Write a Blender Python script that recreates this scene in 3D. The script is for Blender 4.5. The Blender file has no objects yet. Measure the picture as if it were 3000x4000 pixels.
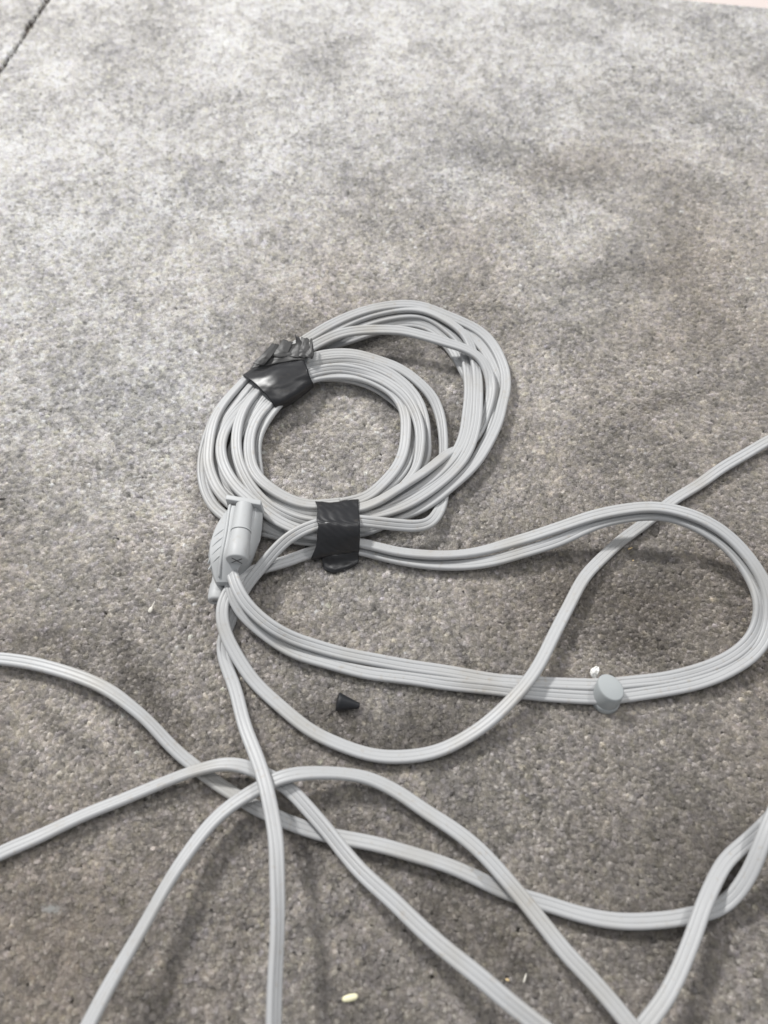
import bpy, bmesh, math, random
import numpy as np
from mathutils import Vector, Matrix

# ------------------------------------------------------------------ camera
H_CAM = 0.285            # metres above the tips of the pile
PITCH = math.radians(60) # below the horizontal
F_PX = 2774.0            # focal length in photo pixels (3000 x 4000)
sc = bpy.context.scene
cam_d = bpy.data.cameras.new('camera')
cam = bpy.data.objects.new('camera', cam_d)
sc.collection.objects.link(cam)
cam.location = (0, 0, H_CAM)
cam.rotation_euler = (math.pi / 2 - PITCH, 0, 0)
cam_d.sensor_fit = 'VERTICAL'
cam_d.sensor_height = 34.6
cam_d.lens = 34.6 * F_PX / 4000
cam_d.clip_start = 0.01
cam_d.clip_end = 50
cam_d.dof.use_dof = True
cam_d.dof.focus_distance = 0.325
cam_d.dof.aperture_fstop = 7.5
sc.camera = cam

# ------------------------------------------------------------------ light
w = bpy.data.worlds.new('World'); sc.world = w; w.use_nodes = True
bg = w.node_tree.nodes['Background']
bg.inputs[0].default_value = (0.93, 0.96, 1.0, 1)
bg.inputs[1].default_value = 0.47

def lamp(name, loc, target, size, power, col):
    d = bpy.data.lights.new(name, 'AREA'); d.shape = 'DISK'; d.size = size
    d.energy = power; d.color = col
    o = bpy.data.objects.new(name, d); sc.collection.objects.link(o)
    o.location = loc
    o.rotation_euler = (Vector(target) - Vector(loc)).to_track_quat('-Z', 'Y').to_euler()
    return o
lamp('ceiling_lamp', (-0.75, 1.00, 1.15), (0, 0.25, 0), 0.17, 28, (1.0, 0.99, 0.97))
lamp('ceiling_lamp', (0.95, 1.05, 1.50), (0, 0.25, 0), 0.14, 12.5, (1.0, 0.99, 0.97))
lamp('ceiling_lamp', (0.10, 0.25, 2.00), (0, 0.25, 0), 0.35, 5.5, (1.0, 0.985, 0.96))

sc.view_settings.view_transform = 'Standard'
sc.view_settings.look = 'None'
sc.view_settings.exposure = 0.0
sc.view_settings.gamma = 1.0
sc.view_settings.use_curve_mapping = False

# ------------------------------------------------------------------ helpers
SP, CP = math.sin(PITCH), math.cos(PITCH)
def P(px, py, z=0.0):
    """point of the place seen at photo pixel (px, py) at height z (mm) over the pile"""
    u = (px - 1500) / F_PX; v = (2000 - py) / F_PX
    dx, dy, dz = u, CP + v * SP, -SP + v * CP
    t = (z * 0.001 - H_CAM) / dz
    return np.array((dx * t, dy * t, z * 0.001))

def catmull(pts, step):
    """centripetal-ish spline through rows of pts (any width, first three are xyz), resampled"""
    pts = np.array(pts, float)
    p = np.vstack([2 * pts[0] - pts[1], pts, 2 * pts[-1] - pts[-2]])
    out = []
    for i in range(1, len(p) - 2):
        p0, p1, p2, p3 = p[i - 1:i + 3]
        d = lambda a, b: max(1e-5, np.linalg.norm((a - b)[:3])) ** 0.5
        t0 = 0; t1 = t0 + d(p0, p1); t2 = t1 + d(p1, p2); t3 = t2 + d(p2, p3)
        t = np.linspace(t1, t2, 24, endpoint=False)[:, None]
        a1 = (t1 - t) / (t1 - t0) * p0 + (t - t0) / (t1 - t0) * p1
        a2 = (t2 - t) / (t2 - t1) * p1 + (t - t1) / (t2 - t1) * p2
        a3 = (t3 - t) / (t3 - t2) * p2 + (t - t2) / (t3 - t2) * p3
        b1 = (t2 - t) / (t2 - t0) * a1 + (t - t0) / (t2 - t0) * a2
        b2 = (t3 - t) / (t3 - t1) * a2 + (t - t1) / (t3 - t1) * a3
        out.append((t2 - t) / (t2 - t1) * b1 + (t - t1) / (t2 - t1) * b2)
    out.append(p[-2][None])
    q = np.vstack(out)
    s = np.concatenate([[0], np.cumsum(np.linalg.norm(np.diff(q[:, :3], axis=0), axis=1))])
    n = max(4, int(s[-1] / step))
    ss = np.linspace(0, s[-1], n)
    r = np.stack([np.interp(ss, s, q[:, k]) for k in range(q.shape[1])], 1)
    for _ in range(10):
        r[1:-1] = 0.5 * r[1:-1] + 0.25 * (r[:-2] + r[2:])
    return r

def mesh_obj(name, verts, faces, mat, parent=None, smooth=True):
    me = bpy.data.meshes.new(name)
    me.from_pydata([tuple(map(float, v)) for v in verts], [], [tuple(map(int, f)) for f in faces])
    if smooth:
        me.polygons.foreach_set('use_smooth', [True] * len(me.polygons))
    if mat: me.materials.append(mat)
    me.update()
    o = bpy.data.objects.new(name, me); sc.collection.objects.link(o)
    if parent: o.parent = parent; o.matrix_parent_inverse = parent.matrix_world.inverted()
    return o

def empty(name, loc):
    o = bpy.data.objects.new(name, None); sc.collection.objects.link(o)
    o.location = tuple(map(float, loc)); o.empty_display_size = 0.01
    bpy.context.view_layer.update()
    return o

def tag(o, label=None, cat=None, group=None, kind=None):
    if label: o['label'] = label
    if cat: o['category'] = cat
    if group: o['group'] = group
    if kind: o['kind'] = kind
    return o

# cord cross-section: three insulated cores side by side, a valley between them
def cord_profile(n=9):
    def hh(x):
        ax = abs(x)
        if ax > 1.95: h = max(0.0, 1.2 ** 2 - (ax - 1.95) ** 2) ** 0.5       # rounded outer edge
        else: h = 1.2 - 0.05 * (1 - ax / 1.95)
        for c, dep, wd_ in ((1.0, 0.17, 0.22), (-1.06, 0.13, 0.20), (0.1, 0.04, 0.2), (2.1, 0.05, 0.14)):
            h -= dep * math.exp(-((x - c) / wd_) ** 2)
        return max(h, 0.0)
    xs = np.unique(np.concatenate([-3.15 * np.cos(np.linspace(0, math.pi, 2 * n + 1)), [-1.22, -1.12, -1.02, -0.92, -0.82, 0.82, 0.92, 1.02, 1.12, 1.22]]))
    xs = np.clip(xs, -3.14, 3.14)
    up = [(x, hh(x)) for x in xs]
    return np.array(up + [(x, -h) for x, h in up[-2:0:-1]]) * (0.00086, 0.00104)
PROFILE = cord_profile()

def sweep(name, ctrl, mat, parent=None, step=0.0013, prof=PROFILE, turn=0.0):
    """ctrl rows: (px, py, z mm, roll degrees); the cord runs through them"""
    rows = []
    roll = 0
    for c in ctrl:
        if len(c) > 3: roll = c[3]
        rows.append(np.concatenate([P(*c[:3]), [math.radians(roll)]]))
    r = catmull(rows, step)
    rng = np.random.default_rng(abs(hash_str(name + str(ctrl[0]))) % 9999)
    s = np.arange(len(r)) * step
    wobble = sum(a * np.sin(s * f + ph) for a, f, ph in
                 zip((0.16, 0.09, 0.04), (26, 61, 150), rng.uniform(0, 6.28, 3)))
    c = r[:, :3].copy()
    for k, (a, f) in enumerate(((0.00022, 95), (0.00012, 210), (0.00022, 70), (0.00012, 190))):
        c[:, k // 2] += a * np.sin(s * f + rng.uniform(0, 6.28))      # small kinks of a much coiled cord
    t = np.gradient(c, axis=0); t /= np.linalg.norm(t, axis=1)[:, None]
    side = np.cross(t, (0, 0, 1.0)); side /= np.linalg.norm(side, axis=1)[:, None]
    nor = np.cross(side, t)
    a = (r[:, 3] + wobble + math.radians(turn))[:, None]
    s2 = side * np.cos(a) + nor * np.sin(a)
    n2 = -side * np.sin(a) + nor * np.cos(a)
    m = len(prof)
    V = (c[:, None, :] + s2[:, None, :] * prof[None, :, 0:1] + n2[:, None, :] * prof[None, :, 1:2]).reshape(-1, 3)
    F = []
    for i in range(len(c) - 1):
        for j in range(m):
            k = (j + 1) % m
            F.append((i * m + j, i * m + k, (i + 1) * m + k, (i + 1) * m + j))
    F.append(tuple(range(m - 1, -1, -1))); F.append(tuple(range((len(c) - 1) * m, len(c) * m)))
    return mesh_obj(name, V, F, mat, parent)

def hash_str(s):
    h = 7
    for ch in s: h = (h * 31 + ord(ch)) & 0x7fffffff
    return h

def patch(name, grid, mat, parent=None, sub=10, thick=0.00018, rough=0.0, seed=1, edge=None, fine=0.20):
    """thin sheet through a grid of (px, py, z) points; edge = ragged end amplitude (mm)"""
    G = np.array([[P(*c) for c in row] for row in grid])
    def dense(A, n):
        p = np.concatenate([2 * A[:1] - A[1:2], A, 2 * A[-1:] - A[-2:-1]])
        out = []
        for i in range(1, len(p) - 2):
            for t in np.linspace(0, 1, n, endpoint=False):
                p0, p1, p2, p3 = p[i - 1:i + 3]
                out.append(0.5 * (2 * p1 + (p2 - p0) * t + (2 * p0 - 5 * p1 + 4 * p2 - p3) * t * t + (3 * p1 - p0 - 3 * p2 + p3) * t ** 3))
        out.append(p[-2]); return np.array(out)
    D = dense(G, sub); D = np.swapaxes(dense(np.swapaxes(D, 0, 1), sub), 0, 1)
    nr, nc = D.shape[:2]
    rng = np.random.default_rng(seed)
    if edge:
        d = np.cumsum(rng.normal(0, 1, nc)); d -= np.linspace(d[0], d[-1], nc); d /= (np.abs(d).max() + 1e-6)
        jag = d * edge * 0.001
        back = (D[-1] - D[-6]); back /= np.linalg.norm(back, axis=1)[:, None]
        for q in range(6): D[-1 - q] += back * jag[:, None] * (1 - q / 6)
    if rough:
        du = np.gradient(D, axis=0); dv = np.gradient(D, axis=1)
        N = np.cross(du, dv); N /= (np.linalg.norm(N, axis=2)[:, :, None] + 1e-12)
        a, b = np.meshgrid(np.arange(nr), np.arange(nc), indexing='ij')
        f = np.zeros((nr, nc))
        for _ in range(9):
            kx, ky = rng.normal(0, fine, 2)
            f += np.abs(np.sin(a * kx + b * ky + rng.uniform(0, 6.28))) / 9
        D = D + N * ((f - f.mean()) * rough * 0.002)[:, :, None]
    V = D.reshape(-1, 3)
    F = [(i * nc + j, i * nc + j + 1, (i + 1) * nc + j + 1, (i + 1) * nc + j) for i in range(nr - 1) for j in range(nc - 1)]
    o = mesh_obj(name, V, F, mat, parent)
    m = o.modifiers.new('thickness', 'SOLIDIFY'); m.thickness = thick; m.offset = 0
    return o

# ------------------------------------------------------------------ materials
def new_mat(name):
    m = bpy.data.materials.new(name); m.use_nodes = True
    nt = m.node_tree
    return m, nt, nt.nodes['Principled BSDF']

def plastic(name, col, rough=0.42, dirt=0.35, dirt_col=(0.30, 0.26, 0.21), bump=0.12):
    m, nt, b = new_mat(name)
    N = nt.nodes; L = nt.links
    tc = N.new('ShaderNodeTexCoord')
    n1 = N.new('ShaderNodeTexNoise'); n1.inputs['Scale'].default_value = 38; n1.inputs['Detail'].default_value = 6
    n2 = N.new('ShaderNodeTexNoise'); n2.inputs['Scale'].default_value = 420; n2.inputs['Detail'].default_value = 5
    r1 = N.new('ShaderNodeValToRGB'); r1.color_ramp.elements[0].position = 0.50; r1.color_ramp.elements[1].position = 0.80
    r2 = N.new('ShaderNodeValToRGB'); r2.color_ramp.elements[0].position = 0.60; r2.color_ramp.elements[1].position = 0.74
    for n in (n1, n2): L.new(tc.outputs['Object'], n.inputs['Vector'])
    L.new(n1.outputs['Fac'], r1.inputs[0]); L.new(n2.outputs['Fac'], r2.inputs[0])
    mx = N.new('ShaderNodeMix'); mx.data_type = 'RGBA'
    mul = N.new('ShaderNodeMath'); mul.operation = 'MULTIPLY'; mul.inputs[1].default_value = dirt
    L.new(r1.outputs[0], mul.inputs[0]); L.new(mul.outputs[0], mx.inputs[0])
    mx.inputs[6].default_value = (*col, 1)
    mx.inputs[7].default_value = (col[0] * 0.86, col[1] * 0.82, col[2] * 0.75, 1)
    m2 = N.new('ShaderNodeMix'); m2.data_type = 'RGBA'
    mu2 = N.new('ShaderNodeMath'); mu2.operation = 'MULTIPLY'; mu2.inputs[1].default_value = dirt * 0.45
    L.new(r2.outputs[0], mu2.inputs[0]); L.new(mu2.outputs[0], m2.inputs[0])
    L.new(mx.outputs[2], m2.inputs[6]); m2.inputs[7].default_value = (*dirt_col, 1)
    L.new(m2.outputs[2], b.inputs['Base Color'])
    b.inputs['Roughness'].default_value = rough
    bp = N.new('ShaderNodeBump'); bp.inputs['Strength'].default_value = bump; bp.inputs['Distance'].default_value = 0.0004
    L.new(n2.outputs['Fac'], bp.inputs['Height']); L.new(bp.outputs[0], b.inputs['Normal'])
    return m

M_CORD = plastic('grey_cord_pvc', (0.388, 0.391, 0.395), 0.46, 1.0)
M_PLUG = plastic('grey_plug_pvc', (0.405, 0.413, 0.418), 0.52, 0.6)
M_CLIP = plastic('grey_clip_nylon', (0.34, 0.36, 0.365), 0.55, 0.15)
M_TAPE = plastic('black_vinyl_tape', (0.013, 0.013, 0.015), 0.36, 0.35, (0.10, 0.085, 0.065), 0.06)
M_TAPEB = plastic('tape_adhesive_side', (0.034, 0.033, 0.033), 0.5, 0.35, (0.10, 0.09, 0.075), 0.2)
M_RUBBER = plastic('black_rubber', (0.012, 0.013, 0.016), 0.5, 0.2, (0.08, 0.07, 0.06))
M_HOLE = plastic('dark_recess', (0.02, 0.02, 0.02), 0.8, 0)
M_PAINT = plastic('white_paint', (0.82, 0.81, 0.78), 0.6, 0.4)
M_GRAIN = plastic('pale_yellow_grain', (0.78, 0.74, 0.50), 0.4, 0.1)
M_HUSK = plastic('pale_husk', (0.66, 0.63, 0.56), 0.55, 0.3)
M_STRAW = plastic('straw', (0.62, 0.47, 0.25), 0.55, 0.2)
M_LINT = plastic('white_lint', (0.74, 0.74, 0.72), 0.9, 0.1)
M_DARKLINT = plastic('dark_lint', (0.03, 0.028, 0.026), 0.9, 0.1)
M_WALL = plastic('painted_floor', (0.60, 0.52, 0.49), 0.5, 0.1)
M_BACK = plastic('carpet_backing', (0.16, 0.14, 0.125), 0.95, 0.4)
M_EDGE = plastic('carpet_cut_edge', (0.66, 0.64, 0.56), 0.9, 0.3)

def pile_material():
    m, nt, b = new_mat('carpet_yarn')
    N = nt.nodes; L = nt.links
    at = N.new('ShaderNodeAttribute'); at.attribute_type = 'INSTANCER'; at.attribute_name = 'tint'
    fa = N.new('ShaderNodeAttribute'); fa.attribute_type = 'GEOMETRY'; fa.attribute_name = 'shade'
    mx = N.new('ShaderNodeMix'); mx.data_type = 'RGBA'; mx.blend_type = 'MULTIPLY'; mx.inputs[0].default_value = 1
    L.new(at.outputs['Color'], mx.inputs[6]); L.new(fa.outputs['Color'], mx.inputs[7])
    L.new(mx.outputs[2], b.inputs['Base Color'])
    b.inputs['Roughness'].default_value = 0.75
    b.inputs['Specular IOR Level'].default_value = 0.25
    b.inputs['Sheen Weight'].default_value = 0.35
    b.inputs['Sheen Roughness'].default_value = 0.4
    tr = N.new('ShaderNodeBsdfTranslucent'); L.new(mx.outputs[2], tr.inputs['Color'])
    ms = N.new('ShaderNodeMixShader'); ms.inputs[0].default_value = 0.38
    L.new(b.outputs[0], ms.inputs[1]); L.new(tr.outputs[0], ms.inputs[2])
    L.new(ms.outputs[0], N['Material Output'].inputs['Surface'])
    return m
M_PILE = pile_material()

# ------------------------------------------------------------------ carpet
def vnoise(x, y, scale, seed):
    """smooth value noise, scale = metres per cell"""
    rng = np.random.default_rng(seed)
    T = rng.uniform(0, 1, (256, 256))
    gx, gy = x / scale + 100, y / scale + 100
    ix, iy = np.floor(gx).astype(int), np.floor(gy).astype(int)
    fx, fy = gx - ix, gy - iy
    fx = fx * fx * (3 - 2 * fx); fy = fy * fy * (3 - 2 * fy)
    g = lambda a, b: T[a % 256, b % 256]
    return (g(ix, iy) * (1 - fx) + g(ix + 1, iy) * fx) * (1 - fy) + (g(ix, iy + 1) * (1 - fx) + g(ix + 1, iy + 1) * fx) * fy
def fbm(x, y, scale, seed, oct=4):
    v = 0; a = 1; t = 0
    for o in range(oct):
        v = v + a * vnoise(x, y, scale / 2 ** o, seed + o); t += a; a *= 0.55
    return v / t

SEAM = [P(-420, 860)[:2], P(0, 290)[:2], P(120, 118)[:2], P(205, -10)[:2], P(330, -190)[:2]]
def seam_side(x, y):
    """signed distance (m) to the cut between the two carpet pieces, + = the main piece"""
    best = np.full_like(x, 1e9); sgn = np.zeros_like(x)
    for (ax, ay), (bx, by) in zip(SEAM[:-1], SEAM[1:]):
        dx, dy = bx - ax, by - ay; l2 = dx * dx + dy * dy
        t = np.clip(((x - ax) * dx + (y - ay) * dy) / l2, 0, 1)
        d = np.hypot(x - ax - t * dx, y - ay - t * dy)
        cr = (x - ax) * dy - (y - ay) * dx
        sgn = np.where(d < best, np.sign(cr), sgn); best = np.minimum(best, d)
    return best * sgn

WALL_A, WALL_B = P(2690, -2)[:2], P(3010, 30)[:2]
wd = (WALL_B - WALL_A) / np.linalg.norm(WALL_B - WALL_A)
def wall_dist(x, y):   # + = on the carpet's side of its end
    return (x - WALL_A[0]) * wd[1] - (y - WALL_A[1]) * wd[0]

PILE_H = 4.0  # mm
tuft_col = bpy.data.collections.new('tuft_kinds')   # the yarn shapes that the pile repeats
def make_tuft(seed, nf=105):
    rng = np.random.default_rng(seed)
    V = []; F = []; C = []
    # the packed heart of the yarn end: a lumpy dome
    n = 9; rings = ((1.15, -PILE_H), (1.25, -1.7), (1.18, -1.2), (0.95, -0.9), (0.55, -0.72))
    ex, ey = rng.uniform(0.85, 1.15, 2)
    for r, z in rings:
        sh = 0.97
        for k in range(n):
            a = 2 * math.pi * k / n
            q = r * (1 + rng.normal(0, 0.14))
            V.append((q * ex * math.cos(a), q * ey * math.sin(a), z + rng.normal(0, 0.13))); C.append(sh * rng.uniform(0.93, 1.07))
    V.append((0.1 * rng.normal(), 0.1 * rng.normal(), -0.68)); C.append(1.0)
    for i in range(len(rings) - 1):
        for k in range(n): F.append((i * n + k, i * n + (k + 1) % n, (i + 1) * n + (k + 1) % n, (i + 1) * n + k))
    for k in range(n): F.append(((len(rings) - 1) * n + k, (len(rings) - 1) * n + (k + 1) % n, len(rings) * n))
    # fibres fraying out of it
    twist = rng.uniform(0.4, 1.2) * rng.choice((-1, 1))
    for k in range(nf):
        a0 = rng.uniform(0, 6.28); r0 = 0.85 * math.sqrt(rng.uniform())
        r1 = r0 * 1.1 + rng.uniform(-0.15, 0.75)
        stray = rng.uniform() < 0.07
        z0 = -1.25 - 0.4 * rng.uniform(); z1 = 0.10 - 0.26 * r1 * r1 + rng.normal(0, 0.20)
        if stray: r1 += rng.uniform(0.4, 1.1); z1 = rng.uniform(0.0, 0.35)
        wdt = rng.uniform(0.028, 0.06) * (0.6 if stray else 1)
        bend = rng.normal(0, 0.38, 2); sh = rng.uniform(0.78, 1.24); face = rng.uniform(0, 3.14)
        m = 3; base = len(V)
        for i in range(m + 1):
            t = i / m; ang = a0 + twist * t; r = r0 + (r1 - r0) * t ** 1.5
            x = r * math.cos(ang) + bend[0] * t * t; y = r * math.sin(ang) + bend[1] * t * t
            z = z0 + (z1 - z0) * (t if not stray else math.sin(t * 1.57))
            wv = wdt * (1.0 if i < m else 0.5); fx, fy = math.cos(face + t), math.sin(face + t)
            V.append((x - fx * wv, y - fy * wv, z)); V.append((x + fx * wv, y + fy * wv, z + 0.02)); C += [sh, sh]
        for i in range(m):
            b = base + 2 * i; F.append((b, b + 1, b + 3, b + 2))
    me = bpy.data.meshes.new('tuft')
    me.from_pydata([tuple(0.001 * float(c) for c in v) for v in V], [], F)
    ca = me.color_attributes.new('shade', 'FLOAT_COLOR', 'POINT')
    ca.data.foreach_set('color', np.repeat(np.array(C), 4).astype(np.float32))
    me.polygons.foreach_set('use_smooth', [True] * len(me.polygons))
    me.materials.append(M_PILE)
    o = bpy.data.objects.new('tuft', me); tuft_col.objects.link(o)
N_TUFT = 10
for i in range(N_TUFT): make_tuft(100 + i)

def pile_nodes():
    g = bpy.data.node_groups.new('pile', 'GeometryNodeTree')
    g.interface.new_socket('Geometry', in_out='INPUT', socket_type='NodeSocketGeometry')
    g.interface.new_socket('Geometry', in_out='OUTPUT', socket_type='NodeSocketGeometry')
    N = g.nodes; L = g.links
    gi = N.new('NodeGroupInput'); go = N.new('NodeGroupOutput')
    ci = N.new('GeometryNodeCollectionInfo'); ci.inputs['Collection'].default_value = tuft_col
    ci.inputs['Separate Children'].default_value = True; ci.inputs['Reset Children'].default_value = True
    ip = N.new('GeometryNodeInstanceOnPoints'); ip.inputs['Pick Instance'].default_value = True
    def attr(name, typ):
        a = N.new('GeometryNodeInputNamedAttribute'); a.data_type = typ; a.inputs['Name'].default_value = name
        return a.outputs['Attribute']
    L.new(gi.outputs[0], ip.inputs['Points']); L.new(ci.outputs[0], ip.inputs['Instance'])
    L.new(attr('variant', 'INT'), ip.inputs['Instance Index'])
    e2r = N.new('FunctionNodeEulerToRotation'); L.new(attr('lean', 'FLOAT_VECTOR'), e2r.inputs[0])
    L.new(e2r.outputs[0], ip.inputs['Rotation'])
    L.new(attr('size', 'FLOAT_VECTOR'), ip.inputs['Scale'])
    L.new(ip.outputs[0], go.inputs[0])
    return g
PILE_NODES = pile_nodes()

# soiled places and cord shadows painted into the pile colour, as traced: (px, py, radius mm along, across, angle, strength)
SOIL_SHADE = [(2480, 2330, 26, 20, 10, 0.55), (2560, 2560, 22, 14, 30, 0.5), (2230, 2300, 16, 22, 40, 0.45),
        (1600, 2900, 24, 8, -8, 0.55), (1300, 2860, 20, 7, 20, 0.45), (560, 2640, 26, 8, 35, 0.6),
        (650, 2790, 12, 7, 50, 0.6), (200, 2560, 22, 6, 12, 0.5), (1250, 3260, 14, 7, 0, 0.5),
        (1480, 3230, 16, 5, 12, 0.6), (1860, 3560, 20, 14, 40, 0.65), (2050, 3640, 18, 10, 20, 0.5),
        (2600, 3480, 26, 16, -30, 0.5), (2750, 3230, 22, 20, 20, 0.45), (2450, 3300, 30, 26, 0, 0.35),
        (2780, 3350, 10, 16, 0, 0.5), (1450, 1350, 22, 7, 0, 0.45), (1700, 1560, 9, 20, 0, 0.45),
        (2640, 1560, 22, 6, -30, 0.35), (2440, 1060, 20, 8, 0, 0.25), (1880, 580, 40, 30, 20, 0.22),
        (1120, 2270, 14, 10, 0, 0.5), (230, 2850, 12, 5, 30, 0.4), (1080, 2440, 16, 8, 40, 0.4),
        (850, 2180, 6, 20, 10, 0.3), (1480, 3900, 20, 30, 0, 0.3), (2300, 3900, 40, 20, 0, 0.25)]

def carpet_piece(name_sheet, name_pile, main):
    pitch = 0.00132
    xs = np.arange(-0.46, 0.46, pitch); ys = np.arange(-0.14, 0.84, pitch * 0.9)
    X, Y = np.meshgrid(xs, ys)
    rng = np.random.default_rng(5 if main else 6)
    X = X + (np.arange(len(ys)) % 2)[:, None] * pitch * 0.5
    X = (X + rng.normal(0, pitch * 0.30, X.shape)).ravel(); Y = (Y + rng.normal(0, pitch * 0.34, Y.shape)).ravel()
    X = X + 0.0016 * (fbm(X, Y, 0.006, 81, 2) - 0.5); Y = Y + 0.0016 * (fbm(X, Y, 0.006, 85, 2) - 0.5)   # ends huddle in clumps
    d = seam_side(X, Y)
    lim = 0.0013 + 0.0012 * (fbm(X, Y, 0.012, 91) - 0.5)
    keep = (d > lim * 0.4) if main else (d < -(0.0034 + 0.014 * np.clip(fbm(X, Y, 0.022, 97, 4) - 0.38, 0, 1)))
    keep &= wall_dist(X, Y) > 0.002
    keep &= np.abs(X) < 0.17 + 0.26 * np.clip((Y + 0.05) / 0.65, 0, 1) + 0.05   # only as wide as can be seen
    X, Y, d = X[keep], Y[keep], d[keep]
    n = len(X)
    # lie of the pile: wanders from place to place
    wx = X + 0.03 * (fbm(X, Y, 0.08, 1) - 0.5); wy = Y + 0.03 * (fbm(X, Y, 0.08, 2) - 0.5)
    az = 2.0 * math.pi * fbm(wx, wy, 0.16, 11, 3) * 1.6 + 0.6
    az += rng.normal(0, 0.9, n)
    lean = math.radians(6) + math.radians(26) * fbm(wx, wy, 0.05, 21, 3) + np.abs(rng.normal(0, math.radians(9), n))
    spin = rng.uniform(0, 2 * math.pi, n)
    rot = np.stack([lean * np.sin(az - spin) * -1, lean * np.cos(az - spin), spin], 1)
    size = np.stack([rng.uniform(0.68, 1.06, n), rng.uniform(0.68, 1.06, n), 0.90 + 0.16 * rng.uniform(0, 1, n) + 0.08 * (fbm(X, Y, 0.03, 31) - 0.5)], 1)
    # colour: pale greige yarn, tuft to tuft heather, soil, darker towards the near right
    tone = rng.normal(0, 0.155, n) + 0.50 * (fbm(wx, wy, 0.040, 41, 4) - 0.5) + 0.40 * (fbm(wx, wy, 0.0045, 45, 2) - 0.5)
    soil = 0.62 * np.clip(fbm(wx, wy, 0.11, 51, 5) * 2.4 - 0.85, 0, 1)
    near_right = np.clip((0.47 - (Y - 0.55 * X)) / 0.42 + 0.9 * (fbm(wx, wy, 0.12, 61, 4) - 0.5), 0, 1)  # yarn colour darkens towards the near right
    near_right = near_right * near_right * (3 - 2 * near_right)
    spots = np.zeros(n)
    for (px, py, ra, rb, ang, st) in SOIL_SHADE:
        c = P(px, py, 0); a = math.radians(ang)
        ux = (wx - c[0] + 0.015 * (fbm(X, Y, 0.02, 71) - 0.5)) * 1000; uy = (wy - c[1] + 0.015 * (fbm(X, Y, 0.02, 75) - 0.5)) * 1000
        e = ((ux * math.cos(a) - uy * math.sin(a)) / ra) ** 2 + ((ux * math.sin(a) + uy * math.cos(a)) / rb) ** 2
        spots = np.maximum(spots, st * np.exp(-e * 0.9))
    clean = np.array((0.86, 0.85, 0.84)); dirty_shaded = np.array((0.42, 0.365, 0.31))  # one dark tint for soil, near-right darkening and painted cord shadows
    k = np.clip(0.06 + 0.50 * near_right + 0.42 * soil * (0.35 + 0.65 * near_right) + spots * 0.30, 0, 1.1)[:, None]
    col = clean * (1 - k) + dirty_shaded * k
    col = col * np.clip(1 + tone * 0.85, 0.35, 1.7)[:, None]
    col = col * (1 - 0.50 * spots)[:, None]      # ground-in dirt and painted cord shadows
    col[:, 2] *= 1 + rng.normal(0, 0.03, n)
    sp = rng.uniform(0, 1, n); col[sp > 0.985] *= 1.35; col[sp < 0.02] *= 0.6
    col = np.clip(col, 0.03, 0.94)
    me = bpy.data.meshes.new(name_pile)
    z = rng.normal(0, 0.00018, n) + 0.0006 * (fbm(X, Y, 0.007, 95, 2) - 0.5) + (0 if main else 0.0010)
    me.vertices.add(n); me.vertices.foreach_set('co', np.stack([X, Y, z], 1).astype(np.float32).ravel())
    a = me.attributes.new('variant', 'INT', 'POINT'); a.data.foreach_set('value', rng.integers(0, N_TUFT, n).astype(np.int32))
    a = me.attributes.new('lean', 'FLOAT_VECTOR', 'POINT'); a.data.foreach_set('vector', rot.astype(np.float32).ravel())
    a = me.attributes.new('size', 'FLOAT_VECTOR', 'POINT'); a.data.foreach_set('vector', size.astype(np.float32).ravel())
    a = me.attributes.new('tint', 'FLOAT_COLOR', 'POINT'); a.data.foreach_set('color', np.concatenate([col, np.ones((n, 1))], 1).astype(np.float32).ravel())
    o = bpy.data.objects.new(name_pile, me); sc.collection.objects.link(o)
    md = o.modifiers.new('pile', 'NODES'); md.node_group = PILE_NODES
    tag(o, 'short dense greige cut pile of the big carpet, soiled in patches, cord shadows painted in' if main else 'pale cut pile of the carpet piece beyond the straight cut', 'carpet pile', kind='stuff')
    return o

sheet = mesh_obj('carpet', [(-0.6, -0.3, -0.0038), (0.6, -0.3, -0.0038), (0.6, 1.0, -0.0038), (-0.6, 1.0, -0.0038)], [(0, 1, 2, 3)], M_BACK, smooth=False)
tag(sheet, 'greige cut pile carpet with a straight cut across one corner', 'carpet', kind='structure')
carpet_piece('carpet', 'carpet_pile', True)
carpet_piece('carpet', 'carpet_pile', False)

# cut edge of the main piece: a pale strip of backing standing in the seam
V = []; F = []
for i, t in enumerate(np.linspace(0, len(SEAM) - 1, 90)):
    k = min(int(t), len(SEAM) - 2); f = t - k
    p = np.array(SEAM[k]) * (1 - f) + np.array(SEAM[k + 1]) * f
    dd = np.array(SEAM[k + 1]) - np.array(SEAM[k]); dd /= np.linalg.norm(dd); nn = np.array((dd[1], -dd[0]))
    j = 0.0004 * math.sin(i * 1.7) + 0.0002 * math.sin(i * 4.1)
    for off, z in ((0.0002, -0.0036), (0.0002, -0.0012 + j), (0.0009, -0.0010 + j), (0.0009, -0.0036)):
        q = p + nn * off; V.append((q[0], q[1], z))
    if i:
        for c in range(3): b = i * 4 + c; F.append((b - 4, b - 3, b + 1, b))
strip = mesh_obj('cut_edge', V, F, M_EDGE, sheet)

# smooth pale floor past the end of the carpet
nv = np.array((-wd[1], wd[0]))
A = WALL_A - wd * 0.6; B = WALL_B + wd * 0.5
V = [(*(A + nv * 0.0005), -0.0012), (*(B + nv * 0.0005), -0.0012), (*(B + nv * 0.5), -0.0012), (*(A + nv * 0.5), -0.0012)]
tag(mesh_obj('floor', V, [(0, 1, 2, 3)], M_WALL, smooth=False), 'smooth pinkish white floor past the end of the carpet', 'floor', kind='structure')

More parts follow.
